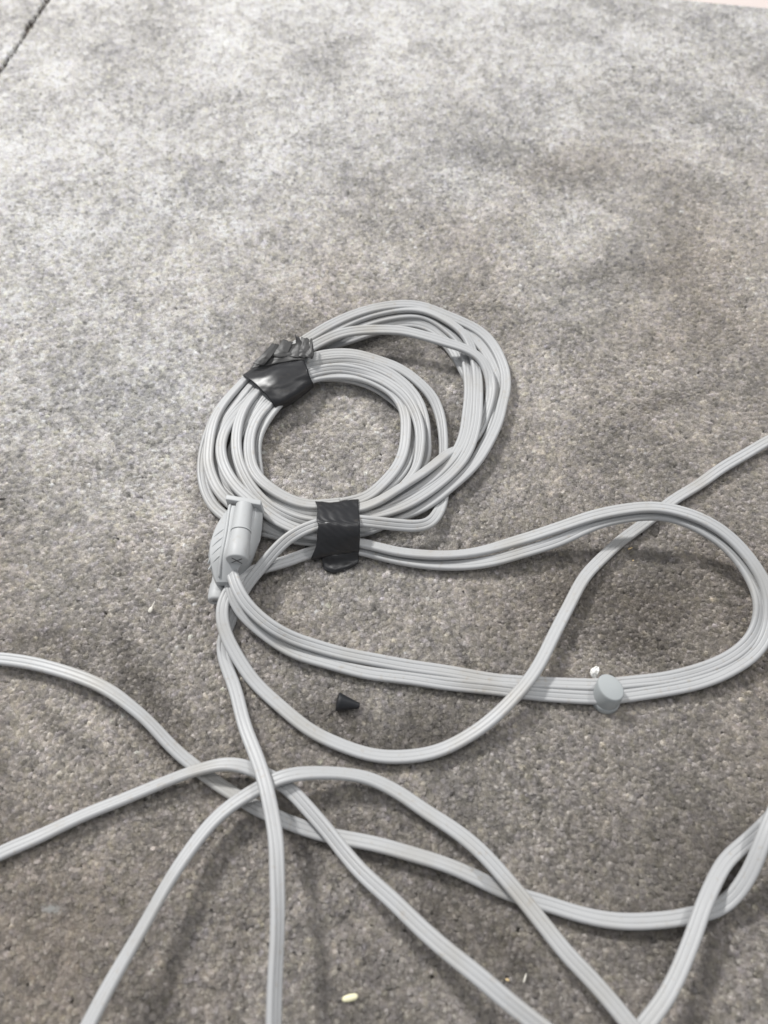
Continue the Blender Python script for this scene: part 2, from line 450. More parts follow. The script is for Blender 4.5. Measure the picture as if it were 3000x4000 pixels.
# ------------------------------------------------------------------ the coiled cord
coil = empty('coiled_extension_cord', P(1300, 1750, 0))
tag(coil, 'pale grey flat extension cord wound into a coil and bound with black tape', 'extension cord')

LOOPS = [
 # outermost: left flank, under the upper tape, over the far arch, down the right flank
 [(1330,2100,4,21),(1150,2098,4,21),(1036,2055,5,12),(940,1998,6,12),(861,1925,7,11),(831,1871,7),(812,1805,7.5),(812,1766,7.5),(822,1691,7.5),(849,1619,7.5),(901,1546,8),(958,1483,8,12),(1060,1400,9,16),(1195,1325,10.5,-17),(1301,1264,11,-18),(1421,1215,11,-18),(1572,1190,10,-18),(1640,1194,9.5,-17),(1731,1226,8.5,-14),(1851,1279,7,-7),(1922,1343,6,-2),(1966,1431,5,2),(1978,1522,5,-7),(1962,1583,5,-10),(1942,1649,5,-14),(1906,1732,5,-18),(1856,1808,5,-21),(1800,1870,5,-22),(1712,1943,5,-22),(1621,1997,5,-21),(1519,2032,5,-18),(1430,2060,4.5,-14),(1330,2075,4.5,-14)],
 # lying under it on the left, second on the far arch
 [(1330,2125,3,7),(1240,2115,3,7),(1172,2107,3,7),(1081,2088,3,0),(1000,2066,3),(910,2035,3),(846,1989,3,2),(822,1955,3),(801,1907,3),(792,1855,3,5),(793,1790,3.2,7),(808,1710,3.5),(845,1625,4),(900,1550,4.5),(965,1485,5,12),(1070,1405,7,16),(1200,1345,7.5,-16),(1305,1282,8,-16),(1425,1228,7.5,-16),(1572,1198,7,-14),(1700,1222,6.5,-12),(1806,1281,5.5,-4),(1862,1332,4.5,0),(1918,1410,3.5),(1944,1480,3),(1952,1560,3),(1935,1640,3,-7),(1895,1735,2.8,-14),(1840,1815,2.8,-14),(1780,1875,2.8),(1690,1950,2.8),(1580,2010,3),(1440,2078,3),(1330,2095,3)],
 # third
 [(1330,2030,6,14),(1200,2040,6,14),(1081,2002,6,7),(1000,1975,5.5,7),(901,1915,4.5,9),(871,1871,4,9),(848,1810,4,12),(840,1766,4,14),(849,1706,4.5),(877,1631,6),(919,1577,7),(979,1507,8,14),(1080,1420,8.5,16),(1200,1368,8,-12),(1300,1322,7.5,-12),(1391,1278,7,-14),(1512,1243,7,-15),(1602,1232,7,-14),(1660,1240,7,-12),(1716,1267,7,-9),(1761,1303,7,-4),(1800,1345,6.5,0),(1822,1410,6,4),(1833,1500,6,-7),(1832,1566,6,-8),(1821,1649,6,-14),(1800,1732,6.5,-20),(1768,1792,7,-21),(1697,1862,7.5,-22),(1612,1919,7.5,-22),(1510,1965,7.5,-20),(1407,2000,8,-18),(1330,2010,8,-14)],
 # bulging strand on the left, crossing strand on the far right
 [(1330,2095,8,7),(1217,2088,8.5,7),(1142,2063,9,6),(1081,2033,9.5,0),(1027,1993,10,0),(961,1937,10.5,2),(925,1904,10.5,5),(892,1856,10.5,7),(873,1808,10,9),(866,1770,9.5,11),(866,1730,9,11),(882,1673,8.5,9),(919,1619,7.5,7),(975,1560,7.5,9),(1030,1490,8.5,12),(1110,1430,10,21),(1225,1350,11,-10),(1331,1302,12,-10),(1451,1289,13,-9),(1572,1293,13.5,-5),(1640,1309,13.5,-2),(1746,1338,13,0),(1821,1364,12,2),(1879,1403,10,5),(1910,1461,8,10),(1919,1520,6.5,-31),(1914,1566,5,-38),(1901,1616,3.5,-35),(1885,1662,2.5,-24),(1850,1715,2.5,-14),(1790,1758,4,-14),(1760,1766,6,-18),(1712,1800,9,-21),(1621,1868,10.5,-22),(1501,1945,11,-21),(1407,1985,10.5,-14),(1330,1995,10,-7)],
 # fourth on the left, peeling inwards from the far arch
 [(1330,2045,8,14),(1200,2040,8,14),(1120,2015,8,10),(1066,1988,8.5,2),(1021,1952,9,2),(979,1901,9.5,5),(949,1849,9.5,7),(932,1797,9.5,9),(926,1755,9.5,9),(925,1706,9.5,8),(934,1637,9.5,5),(961,1580,10,5),(1009,1525,10,9),(1095,1440,9.5,16),(1200,1355,9,-16),(1305,1290,9,-17),(1425,1238,9,-17),(1572,1206,9,-17),(1660,1215,9.5,-16),(1731,1245,10,-13),(1800,1295,10,-7),(1836,1345,9,-2),(1857,1410,8,2),(1867,1500,7,-7),(1867,1566,7,-10),(1857,1649,7,-15),(1834,1749,7,-21),(1798,1810,7,-23),(1712,1895,7.5,-23),(1621,1953,8,-21),(1501,2001,8.5,-18),(1410,2016,8.5,-14),(1330,2025,8.5,-14)],
 # inner ring
 [(1330,1965,9,10),(1217,1972,10,10),(1127,1946,10.5,8),(1066,1913,11,3),(1021,1877,11,5),(991,1837,10.5,7),(974,1790,10,9),(970,1736,9.5,9),(982,1682,9,9),(1012,1622,9,9),(1054,1574,9,11),(1120,1510,9,21),(1210,1457,9,-10),(1301,1439,9,-10),(1391,1448,9,-10),(1482,1479,9,14),(1542,1514,9,6),(1586,1552,9,-4),(1622,1616,9,-10),(1641,1690,9,-15),(1638,1765,8.5,-20),(1622,1832,8,-22),(1585,1885,7,-22),(1520,1945,6,-21),(1420,1990,6,-14),(1330,2000,6,-7)],
 [(1330,1990,8,14),(1226,2006,8,14),(1142,1985,8.5,13),(1081,1958,8,5),(1036,1931,7,5),(1010,1900,6,5),(1012,1868,5,5),(1008,1830,5,7),(1004,1790,5,9),(1003,1751,5.5,11),(1012,1697,6,11),(1036,1643,7,9),(1075,1592,7.5,11),(1140,1530,7.5,21),(1219,1481,7,21),(1301,1466,7,-10),(1406,1478,7,18),(1497,1513,7,7),(1545,1550,7,0),(1573,1592,7,-10),(1586,1640,7,-15),(1588,1690,7,-18),(1581,1749,7,-21),(1555,1815,7.5,-24),(1510,1873,8,-24),(1425,1946,9,-21),(1330,1970,9,-10)],
 [(1330,2035,5,10),(1157,2028,5,10),(1060,1990,4.5,5),(980,1930,4,7),(931,1858,3.5,9),(908,1805,3.5,11),(912,1750,4,11),(935,1705,5.5,9),(967,1646,7,8),(991,1601,8,9),(1033,1546,9,11),(1110,1468,9.5,21),(1205,1428,9,-12),(1286,1415,8.5,-12),(1376,1412,8.5,-11),(1466,1433,8.5,-7),(1557,1483,8,4),(1630,1556,7,-7),(1656,1633,6,-14),(1664,1699,5,-20),(1664,1782,4,-22),(1645,1830,3.5,-24),(1590,1890,3,-22),(1500,1965,3,-18),(1330,2010,3,-7)],
 # low ones that show only through the gaps
 [(1330,2060,3,10),(1150,2060,2.8,10),(1040,2020,2.6,5),(960,1950,2.6,7),(915,1875,2.4,9),(930,1790,2.6,11),(960,1720,3,11),(1000,1650,4,9),(1045,1590,5,11),(1120,1525,5,21),(1215,1485,4.5,21),(1300,1478,4,21),(1361,1482,4,20),(1451,1509,3.5,10),(1540,1560,3,0),(1590,1610,3,-10),(1611,1666,3,-18),(1607,1749,3.5,-21),(1588,1815,4.5,-23),(1540,1880,5.5,-23),(1449,1952,6,-21),(1330,1990,6,-7)],
 [(1330,2075,2.6,10),(1140,2085,2.6,10),(1000,2030,2.5,5),(905,1960,2.6,7),(860,1880,2.6,8),(850,1790,2.6,9),(880,1690,3,9),(940,1600,4,9),(1010,1520,5,11),(1110,1430,5.5,22),(1225,1372,5,-12),(1331,1338,5,-12),(1421,1305,5,-12),(1530,1268,5,-12),(1625,1262,5,-10),(1690,1285,5,-5),(1745,1335,4.5,0),(1790,1410,4,2),(1838,1500,3,-7),(1842,1580,3,-10),(1830,1660,3,-14),(1800,1745,3,-20),(1750,1810,3,-21),(1670,1885,3,-21),(1560,1960,3,-20),(1430,2020,3,-14),(1330,2040,3,-7)],
 [(1225,1385,3.5,-10),(1290,1352,3.5,-10),(1380,1322,3.5,-11),(1480,1290,3.5,-11),(1560,1270,3.5,-10),(1640,1278,3.2,-7),(1710,1315,3,-2),(1770,1375,3,2),(1815,1450,3,4),(1850,1540,3,-10),(1845,1640,3,-14)],
]
for c, turn in zip(LOOPS, (6, -14, 18, -4, 24, -18, 14, -10, 5, -16, 10)):
    sweep('cord_loop', c, M_CORD, coil, turn=turn)

# the strand that doubles back under the lower tape, then leaves as the long run down
sweep('cord_loop', [(1090,1470,10,0),(1210,1402,10,-12),(1286,1382,10,-14),(1376,1382,10,-12),(1466,1402,9.5,-10),(1557,1436,8.5,-8),(1634,1492,7,5),(1686,1550,5,-10),(1712,1609,3.5,-22),(1728,1672,3,-30),(1734,1732,2.6,-34),(1732,1790,2.4,-34),(1736,1870,2.4,-30),(1733,1925,2.6,-25),(1724,1968,3.2,-15),(1706,2006,4.5,0),(1677,2042,6.5,15),(1636,2056,8.5,22),(1561,2053,10,25),(1471,2042,11.5,25),(1410,2036,12,20),(1330,2036,12.5,15),(1214,2055,12.5,15),(1130,2097,11.5,20),(1066,2158,9.5,25),(1012,2225,7,28),(961,2295,5,30),(914,2393,3.2,25),(885,2460,2.6,20),(868,2520,2.4,10),(880,2590,2.4,5),(913,2684,2.6,10),(958,2829,5,15),(1003,2955,9.5,15),(1039,3070,14,10),(1062,3199,16.5,15),(1076,3300,18.5,25),(1086,3477,21,40),(1082,3712,23,52),(1067,3994,24,55),(1060,4120,24,55)], M_CORD, coil)

# doubled run: lower tape -> big hoop on the right -> back to the plug
sweep('cord_run', [(1300,2105,5,20),(1409,2121,5.5,20),(1572,2155,5,20),(1723,2170,5,20),(1873,2155,5.5,22),(2024,2113,7.5,8),(2181,2060,11,0),(2362,2002,16,-4),(2512,1982,19,-4),(2633,1993,19.5,0),(2753,2033,19,6),(2874,2118,17,10),(2958,2226,14.5,15),(3002,2330,12,5),(3008,2420,9.5,-5),(2985,2500,7.5,-10),(2935,2566,5.5,-12),(2850,2624,4,-10),(2750,2661,3.2,-5),(2600,2695,2.6,0),(2500,2709,2.5,0),(2370,2722,2.5,0),(2250,2723,2.5,0),(1998,2701,2.5,3),(1654,2656,2.6,5),(1383,2616,2.8,5),(1202,2568,3.2,8),(1141,2543,3.6,10),(1051,2489,4.8,12),(979,2429,6,12),(938,2381,7,12),(909,2325,8,10),(896,2275,8,8),(893,2200,7.5,5),(900,2120,7.5,5)], M_CORD, coil)
sweep('cord_run', [(1300,2135,3,8),(1403,2147,3,10),(1512,2175,2.6,10),(1662,2204,2.6,10),(1783,2210,3,12),(1934,2189,4.5,10),(2145,2122,7.5,2),(2362,2037,13,0),(2512,2013,16,0),(2633,2024,16,4),(2741,2070,15.5,8),(2844,2142,14,12),(2926,2248,12,15),(2966,2350,11,20),(2966,2420,9,10),(2938,2490,7,0),(2872,2553,5,-8),(2770,2606,3.6,-8),(2640,2642,3,-2),(2500,2660,2.8,0),(2370,2673,2.8,0),(2250,2672,2.8,0),(1998,2664,2.8,2),(1654,2608,3.2,8),(1383,2562,4.2,15),(1202,2515,6,18),(1148,2497,7,18),(1063,2451,9.5,16),(991,2393,11,12),(950,2345,12.5,10),(926,2296,13,8),(910,2248,12.5,5),(902,2205,11.5,5),(905,2130,9,5)], M_CORD, coil)
# single run: lower tape -> under the plug -> wide sweep -> off to the right
sweep('cord_run', [(1300,2140,3,10),(1214,2160,3,10),(1130,2187,3.5,12),(1054,2208,4,15),(986,2230,5,18),(940,2258,6.5,18),(902,2292,7.5,15),(880,2330,7.5,12),(869,2369,7.5,15),(870,2417,7,18),(884,2477,6.2,18),(906,2530,5.2,15),(960,2620,3.6,12),(1021,2693,2.6,10),(1157,2811,2.4,10),(1293,2892,2.4,8),(1428,2944,2.4,10),(1564,2958,2.5,12),(1699,2940,3,15),(1835,2872,4.5,15),(1953,2781,7,15),(2061,2660,8.5,18),(2157,2494,6.5,25),(2229,2355,5,30),(2301,2235,4,25),(2392,2138,3,18),(2494,2060,2.6,12),(2615,1969,2.6,8),(2723,1897,2.8,5),(2844,1813,3.5,0),(2989,1728,5,-5),(3120,1665,6,-8)], M_CORD, coil)

# ---- tape round the near side of the coil
t2 = patch('tape_band', [
  [(1240,1990,2),(1290,1988,2),(1345,1988,2),(1396,1988,2)],
  [(1229,1956,9.5),(1290,1963,10.5),(1345,1955,10.5),(1400,1950,10)],
  [(1240,1985,13),(1290,1987,13.5),(1345,1985,13.5),(1401,1980,13)],
  [(1237,2030,15),(1290,2030,15.5),(1345,2031,15.5),(1405,2028,15)],
  [(1243,2050,15.6),(1290,2046,16),(1345,2050,16),(1406,2050,15.5)],
  [(1239,2085,13.5),(1290,2086,13.8),(1345,2088,13.8),(1406,2086,13.2)],
  [(1235,2130,9.5),(1290,2130,9.5),(1345,2128,9.5),(1405,2122,9)],
  [(1215,2183,4.5),(1290,2170,5),(1345,2163,5),(1402,2156,5)],
  [(1228,2186,0.5),(1290,2180,0.5),(1345,2172,0.5),(1398,2165,0.5)]], M_TAPE, coil, sub=9, rough=0.42, seed=4, fine=0.30)
patch('loose_end', [
  [(1250,2150,4.5),(1300,2150,5),(1350,2145,5),(1398,2140,5)],
  [(1256,2172,4),(1300,2170,5),(1350,2163,5),(1401,2160,4.5)],
  [(1258,2195,2.2),(1300,2200,2.4),(1350,2192,2.6),(1402,2180,2.4)],
  [(1266,2222,1.4),(1300,2228,1.8),(1345,2216,1.8),(1400,2195,2)],
  [(1278,2234,0.6),(1302,2240,0.4),(1340,2230,0.8),(1396,2203,1.4)]], M_TAPE, t2, sub=8, rough=0.35, seed=6, edge=0.9, fine=0.3)
patch('loose_end', [
  [(1236,2122,2),(1215,2126,2),(1193,2130,1.6)],
  [(1236,2140,2),(1215,2140,2),(1190,2142,1.5)],
  [(1240,2156,1.5),(1215,2155,1.5),(1188,2150,1)]], M_TAPE, t2, sub=6, rough=0.2, seed=8)

# ---- tape round the far left of the coil, with its torn end
t1 = patch('tape_band', [
  [(990,1500,2),(1040,1460,2),(1100,1420,2),(1180,1400,2)],
  [(950,1468,8),(1010,1420,9),(1080,1378,10),(1165,1350,11)],
  [(955,1470,11.5),(1020,1447,12.5),(1090,1418,13.5),(1184,1400,14.5)],
  [(985,1492,13.5),(1045,1465,15),(1110,1438,15),(1192,1418,14.5)],
  [(1020,1525,13.5),(1070,1500,15),(1125,1472,14.8),(1203,1445,14)],
  [(1048,1552,12.5),(1090,1530,13.5),(1145,1500,13.5),(1210,1470,12.5)],
  [(1070,1585,10),(1108,1568,11),(1160,1538,11),(1222,1496,9.5)],
  [(1083,1606,4.5),(1120,1588,5),(1170,1556,5),(1224,1512,4)],
  [(1083,1606,0.5),(1118,1588,0.5),(1168,1556,0.5),(1220,1512,0.5)]], M_TAPE, coil, sub=9, rough=0.35, seed=11)
torn = patch('torn_end', [
  [(976,1440,12.8),(1030,1432,13.6),(1090,1418,14.2),(1150,1408,14.8),(1190,1404,15)],
  [(1000,1415,13.5),(1050,1402,14.5),(1100,1388,15.5),(1155,1380,15.5),(1208,1392,14)],
  [(1026,1386,14.0),(1064,1384,13.8),(1110,1364,15.6),(1164,1356,15.2),(1216,1378,13.5)],
  [(1044,1370,14.2),(1076,1370,13.2),(1116,1350,15.4),(1168,1344,15.4),(1220,1364,13.6)]], M_TAPEB, t1, sub=9, rough=0.55, seed=13, edge=1.0, fine=0.35)
for k, (bx, by, mx_, my_, tx, ty, w0, w1, zt) in enumerate((      # tatters: root, bend, tip, widths (px), tip height
      (1008, 1424, 1046, 1384, 1078, 1343, 40, 26, 15.4), (1090, 1396, 1108, 1360, 1126, 1330, 52, 40, 16.4),
      (1152, 1396, 1170, 1350, 1160, 1310, 44, 16, 19.0), (1176, 1396, 1190, 1352, 1192, 1320, 40, 30, 17.4),
      (1204, 1398, 1216, 1366, 1217, 1326, 32, 8, 17.6))):
    rows = []
    for f, (x, y, ww, z) in zip((0, .4, .7, 1), ((bx, by, w0, 15.3), ((bx + mx_) / 2, (by + my_) / 2, w0, 16.2), (mx_, my_, (w0 + w1) / 2, 16.6), (tx, ty, w1, zt))):
        rows.append([(x - ww / 2, y - 4, z - 0.1), (x, y, z + 0.25), (x + ww / 2, y + 5, z - 0.5)])
    patch('tatter', rows, M_TAPEB, torn.parent, sub=8, rough=0.4, seed=40 + k, edge=0.7, fine=0.25)

# ---- the plug lying on the coil
def build_plug():
    a = P(962, 1962, 0); b = P(931, 2200, 0)
    ax = (b - a); ax /= np.linalg.norm(ax)
    org = P(957, 1966, 17.0)               # far end of the barrel axis
    Yv = ax; Zv = np.array((0, 0, 1.0)); Xv = np.cross(Yv, Zv)   # Xv points to image left
    Xv = -Xv
    if Xv[0] < 0: Xv = -Xv                 # Xv to the right
    tilt = math.radians(2)
    Yv2 = Yv * math.cos(tilt) + Zv * math.sin(tilt); Zv2 = np.cross(Xv, Yv2)
    if Zv2[2] < 0: Zv2 = -Zv2
    def W(x, y, z): return org + (Xv * x + Yv2 * y + Zv2 * z) * 0.001
    def loft(name, rings, mat, parent, cap=True):
        n = len(rings[0]); V = [W(*p) for r in rings for p in r]; F = []
        for i in range(len(rings) - 1):
            for j in range(n):
                k = (j + 1) % n; F.append((i * n + j, i * n + k, (i + 1) * n + k, (i + 1) * n + j))
        if cap: F += [tuple(range(n - 1, -1, -1)), tuple(range((len(rings) - 1) * n, len(rings) * n))]
        o = mesh_obj(name, V, F, mat, parent)
        bm = bmesh.new(); bm.from_mesh(o.data); bmesh.ops.recalc_face_normals(bm, faces=bm.faces[:]); bm.to_mesh(o.data); bm.free()
        m = o.modifiers.new('soft', 'BEVEL'); m.width = 0.0005; m.segments = 3; m.limit_method = 'ANGLE'; m.angle_limit = math.radians(35)
        return o
    # body: asymmetric shell, broad in the middle and drawn in to the cord
    rings = []
    for y, xl, xr, zt, zb, zl in ((1.5,-6.6,7.2,0.6,-10,-3.0),(4,-9.0,7.6,0.8,-11,-4),(9,-12.2,7.6,0.8,-12,-5),(15,-14.2,7.2,0.6,-12.5,-6),(21,-14.6,6.0,0.2,-12.5,-6.5),(26,-13.8,4.2,-0.5,-12,-6.5),(30,-12.2,-0.5,-3.2,-12,-7.5),(33.5,-10.8,-3.2,-5.6,-11.5,-8.3),(35,-9.8,-4.2,-6.8,-11,-8.6)):
        xr_ = xr; rr = []
        # around: top centre-left, left shoulder, left side, bottom, right side, right shoulder
        rr += [(-5.2, zt), (-6.0 if xl < -6.4 else xl * .8, zt - 0.2), ((xl * 0.82 - 1.0), (zt + zl) / 2 + 0.6), (xl, zl), (xl * 0.97, zl - 2.4), (xl * 0.7, zb), (0, zb), (xr_ * 0.7, zb), (xr_, zl - 1), (xr_ * 0.86, zt - 3.2), (xr_ * 0.62 + 0.4, zt - 1.6), (0, zt - 1)]
        rings.append([(x, y, z) for x, z in rr])
    body = loft('plug', rings, M_PLUG, coil)
    s = body.modifiers.new('round', 'SUBSURF'); s.levels = 2; s.render_levels = 2
    # flange across the far end
    fl = [[(-8.2, y, 3.2 if False else 2.6), (7.4, y, 2.2), (7.8, y, -9), (-8.6, y, -9)] for y in (-1.6, 0.0)]
    fl = [[(x, y + 0.16 * x, z) for x, y0, z in r] for r, y in zip(fl, (-1.6, 1.0))]
    loft('flange', fl, M_PLUG, body)
    # barrel with a collar step and a crossed slot in its end
    def circ(y, r, n=40, cx=0, cz=0): return [(cx + r * math.cos(2 * math.pi * k / n), y, cz + r * math.sin(2 * math.pi * k / n)) for k in range(n)]
    loft('barrel', [circ(1.0, 3.8), circ(13.8, 4.1), circ(14.4, 4.45), circ(14.7, 4.45)], M_PLUG, body)
    loft('barrel_end', [circ(14.75, 4.25), circ(19.2, 4.35), circ(19.5, 4.55), circ(27.8, 4.75), circ(28.5, 4.45)], M_PLUG, body)
    for ang in (35, 125):
        ca, sa = math.cos(math.radians(ang)), math.sin(math.radians(ang))
        rr = []
        for y in (27.5, 28.62):
            rr.append([(ca * u - sa * v, y, sa * u + ca * v) for u, v in ((-3.3, -0.42), (3.3, -0.42), (3.3, 0.42), (-3.3, 0.42))])
        loft('slot', rr, M_HOLE, body)
    # raised ridge between barrel and the left grip, and grip ribs
    def tube(name, pts, r, parent):
        q = catmull([list(p) + [0] for p in pts], 0.9)[:, :3]
        rings = []
        for i in range(len(q)):
            t = q[min(i + 1, len(q) - 1)] - q[max(i - 1, 0)]; t = t / np.linalg.norm(t)
            u = np.cross(t, (0.3, 0.2, 1)); u /= np.linalg.norm(u); v = np.cross(t, u)
            f = 0.45 if i in (0, len(q) - 1) else 1
            rings.append([tuple(q[i] + (u * math.cos(a) + v * math.sin(a)) * r * f) for a in np.linspace(0, 2 * math.pi, 10, endpoint=False)])
        return loft(name, rings, M_PLUG, parent)
    bpy.context.view_layer.update()
    from mathutils.bvhtree import BVHTree
    skin = BVHTree.FromObject(body, bpy.context.evaluated_depsgraph_get())
    inv = body.matrix_world.inverted()
    def onskin(p, lift):
        o = inv @ Vector(W(p[0], p[1], p[2] + 12)); d = (inv.to_3x3() @ Vector(-Zv2)).normalized()
        hit = skin.ray_cast(o, d)
        if hit[0] is None: return p
        q = np.array(body.matrix_world @ hit[0]) - org
        return (float(q @ Xv) * 1000, float(q @ Yv2) * 1000, float(q @ Zv2) * 1000 + lift)
    def hug(pts, lift):
        d = catmull([list(p) + [0] for p in pts], 1.5)[:, :3]
        return [onskin(p, lift) for p in d]
    tube('ridge', hug([(-6.3, 1, 0.6), (-6.4, 8, 0.9), (-6.2, 14, 0.9), (-6.6, 20, 0.7), (-7.2, 26, 0.2), (-7.6, 30, -1.6), (-7.9, 33.5, -5.0)], 0.1), 0.75, body)
    for y0, l in ((13, 9), (17, 10), (21, 10), (25, 8)):
        tube('grip_rib', hug([(-7.6, y0, 0.05), (-9.8, y0 + 0.8, -1.5), (-12.6, y0 + l * 0.3, -3.4), (-13.9 + max(0, (y0 - 17) * 0.12), y0 + l * 0.65, -5.4)], -0.1), 0.5, body)
    # second, lower barrel that peeps out beside the cords
    c0 = P(860, 2240, 3.4) ; c1 = P(843, 2350, 4.6)
    d = c1 - c0; L = np.linalg.norm(d); d /= L
    u = np.cross(d, (0, 0, 1)); u /= np.linalg.norm(u); v = np.cross(u, d)
    V = []; F = []; n = 32
    prof = [(0, 2.6), (0.1, 3.0), (0.36, 3.1), (0.42, 3.45), (0.7, 3.7), (0.93, 3.55), (1.0, 3.2), (1.0, 1.0), (0.9, 0.9)]
    for t, r in prof:
        for k in range(n):
            a = 2 * math.pi * k / n; V.append(c0 + d * L * t + (u * math.cos(a) + v * math.sin(a)) * r * 0.001)
    for i in range(len(prof) - 1):
        for k in range(n): F.append((i * n + k, i * n + (k + 1) % n, (i + 1) * n + (k + 1) % n, (i + 1) * n + k))
    o = mesh_obj('lower_barrel', V, F, M_PLUG, body)
    mesh_obj('socket_hole', [c0 + d * L * 0.905 + (u * math.cos(a) + v * math.sin(a)) * 0.0011 for a in np.linspace(0, 6.283, 16, endpoint=False)], [tuple(range(16))], M_HOLE, body)
build_plug()

# ------------------------------------------------------------------ loose cords
def loose(label, ctrl):
    o = sweep('loose_cord', ctrl, M_CORD)
    return tag(o, label, 'cord', 'loose grey cords crossing the carpet')
loose('pale grey cord lying flat beneath every other cord it crosses',
  [(-120,2565,3.5,10),(0,2575,3.5,10),(157,2599,4,12),(313,2646,5,20),(439,2701,5.5,35),(549,2787,5,45),(666,2912,3.6,35),(752,2991,2.6,20),(831,3055,2.2,10),(925,3108,2.1,5),(1011,3158,2.1,0),(1113,3205,2.1,0),(1235,3246,2.1,5),(1392,3283,3,15),(1549,3320,4,20),(1705,3367,4,20),(1862,3430,3,15),(1980,3482,2.2,10),(2119,3525,2.3,15),(2232,3560,2.5,25),(2364,3590,2.8,30),(2497,3603,3,25),(2629,3593,3,18),(2716,3573,3,15),(2789,3555,4,10),(2862,3506,6,5),(2921,3420,9,15),(2961,3327,12,25),(2997,3241,14,30),(3060,3110,16,30)])
loose('pale grey cord humping over the flat cord and sinking beneath the arched one',
  [(-120,3400,2.6,20),(0,3336,2.6,22),(157,3265,2.6,28),(313,3194,2.6,32),(470,3124,3,32),(627,3061,4.2,28),(768,3006,6.5,22),(878,2984,8,15),(956,2997,8,8),(1050,3035,7,0),(1100,3060,6.5,-5),(1141,3090,6.5,-12),(1235,3195,8,-18),(1337,3320,11,-20),(1439,3430,15,-16),(1549,3532,18,-10),(1666,3642,21,-5),(1784,3751,24,-3),(1901,3845,26,0),(2019,3939,27,0),(2180,4065,28,0)])
loose('pale grey cord whose single arch rides over the humping cord and the flat cord',
  [(300,4085,19,30),(360,3978,18,32),(470,3774,15.5,38),(588,3571,13,42),(690,3390,11,40),(784,3265,9,32),(886,3163,8,25),(972,3100,8.5,18),(1074,3047,10.5,12),(1120,3030,10.5,10),(1196,3018,9.5,15),(1313,3017,7.5,20),(1431,3038,6,18),(1549,3093,5,12),(1666,3171,5,8),(1784,3250,6,3),(1886,3336,7.5,0),(1995,3453,9,-3),(2097,3579,10.5,-4),(2222,3728,13,-4),(2298,3810,14,-3),(2444,3990,16,0),(2520,4085,17,0)])
loose('pale grey cord twisted once around the end of the flat cord',
  [(2450,4085,11,10),(2530,3984,11.5,12),(2603,3884,11.5,18),(2669,3758,11,24),(2716,3646,10.5,28),(2749,3540,10,28),(2789,3447,8.5,25),(2835,3367,6.5,20),(2895,3305,4.5,10),(2961,3245,3.5,5),(3030,3180,3,5),(3110,3100,3,5)])

# ------------------------------------------------------------------ cable clip
def build_clip():
    c = P(2360, 2712, 0)
    root = empty('cable_clip', c)
    tag(root, 'grey plastic oval nail-in clip snapped over the doubled cord', 'cable clip')
    def oval(k, rx, ry, z, n=48, dx=0, dy=0):
        out = []
        a0 = math.radians(35)
        for i in range(n):
            a = 2 * math.pi * i / n
            x, y = rx * math.cos(a), ry * math.sin(a)
            if x > 0: x *= 0.98
            out.append(c + np.array((x * math.cos(a0) - y * math.sin(a0) + dx, x * math.sin(a0) + y * math.cos(a0) + dy, z)) * 0.001)
        return out
    def stack(name, rings, parent):
        n = len(rings[0]); V = [p for r in rings for p in r]
        F = [(i * n + j, i * n + (j + 1) % n, (i + 1) * n + (j + 1) % n, (i + 1) * n + j) for i in range(len(rings) - 1) for j in range(n)]
        F += [tuple(range(n - 1, -1, -1)), tuple(range((len(rings) - 1) * n, len(rings) * n))]
        o = mesh_obj(name, V, F, M_CLIP, parent)
        m = o.modifiers.new('soft', 'BEVEL'); m.width = 0.0003; m.segments = 2; m.limit_method = 'ANGLE'; m.angle_limit = math.radians(40)
        return o
    RX, RY = 4.8, 5.9
    def tilt_ring(r, f):  # lean the cap a little to the left
        return r
    stack('base', [oval(0, 5.5, 5.6, -0.6, dy=-2.3), oval(0, 5.75, 5.85, 0.3, dy=-2.2), oval(0, 5.6, 5.8, 2.6, dy=-1.6)], root)
    stack('cap', [oval(0, 5.5, 5.7, 2.62, dy=-1.58), oval(0, RX - 0.1, RY - 0.1, 8.8, dx=0.2, dy=0.1), oval(0, RX - 0.35, RY - 0.35, 9.4, dx=0.2, dy=0.15), oval(0, RX - 0.7, RY - 0.7, 9.55, dx=0.2, dy=0.15)], root)
build_clip()

# ------------------------------------------------------------------ bits on the carpet
def shape(name, rings, mat, label, cat, group=None, bev=None):
    n = len(rings[0]); V = [p for r in rings for p in r]
    F = [(i * n + j, i * n + (j + 1) % n, (i + 1) * n + (j + 1) % n, (i + 1) * n + j) for i in range(len(rings) - 1) for j in range(n)]
    F += [tuple(range(n - 1, -1, -1)), tuple(range((len(rings) - 1) * n, len(rings) * n))]
    o = mesh_obj(name, V, F, mat)
    if bev:
        m = o.modifiers.new('soft', 'BEVEL'); m.width = bev; m.segments = 2; m.limit_method = 'ANGLE'; m.angle_limit = math.radians(40)
    return tag(o, label, cat, group)

def along(a, b, prof, n=20, jit=0.0, seed=0, flat=1.0):
    """rings round the line a-b; prof rows (t, radius mm)"""
    rng = np.random.default_rng(seed)
    d = b - a; u = np.cross(d, (0, 0, 1)); u /= np.linalg.norm(u); v = np.cross(u, d); v /= np.linalg.norm(v)
    return [[a + d * t + (u * math.cos(q) + v * math.sin(q) * flat) * r * 0.001 * (1 + jit * rng.normal()) for q in np.linspace(0, 2 * math.pi, n, endpoint=False)] for t, r in prof]

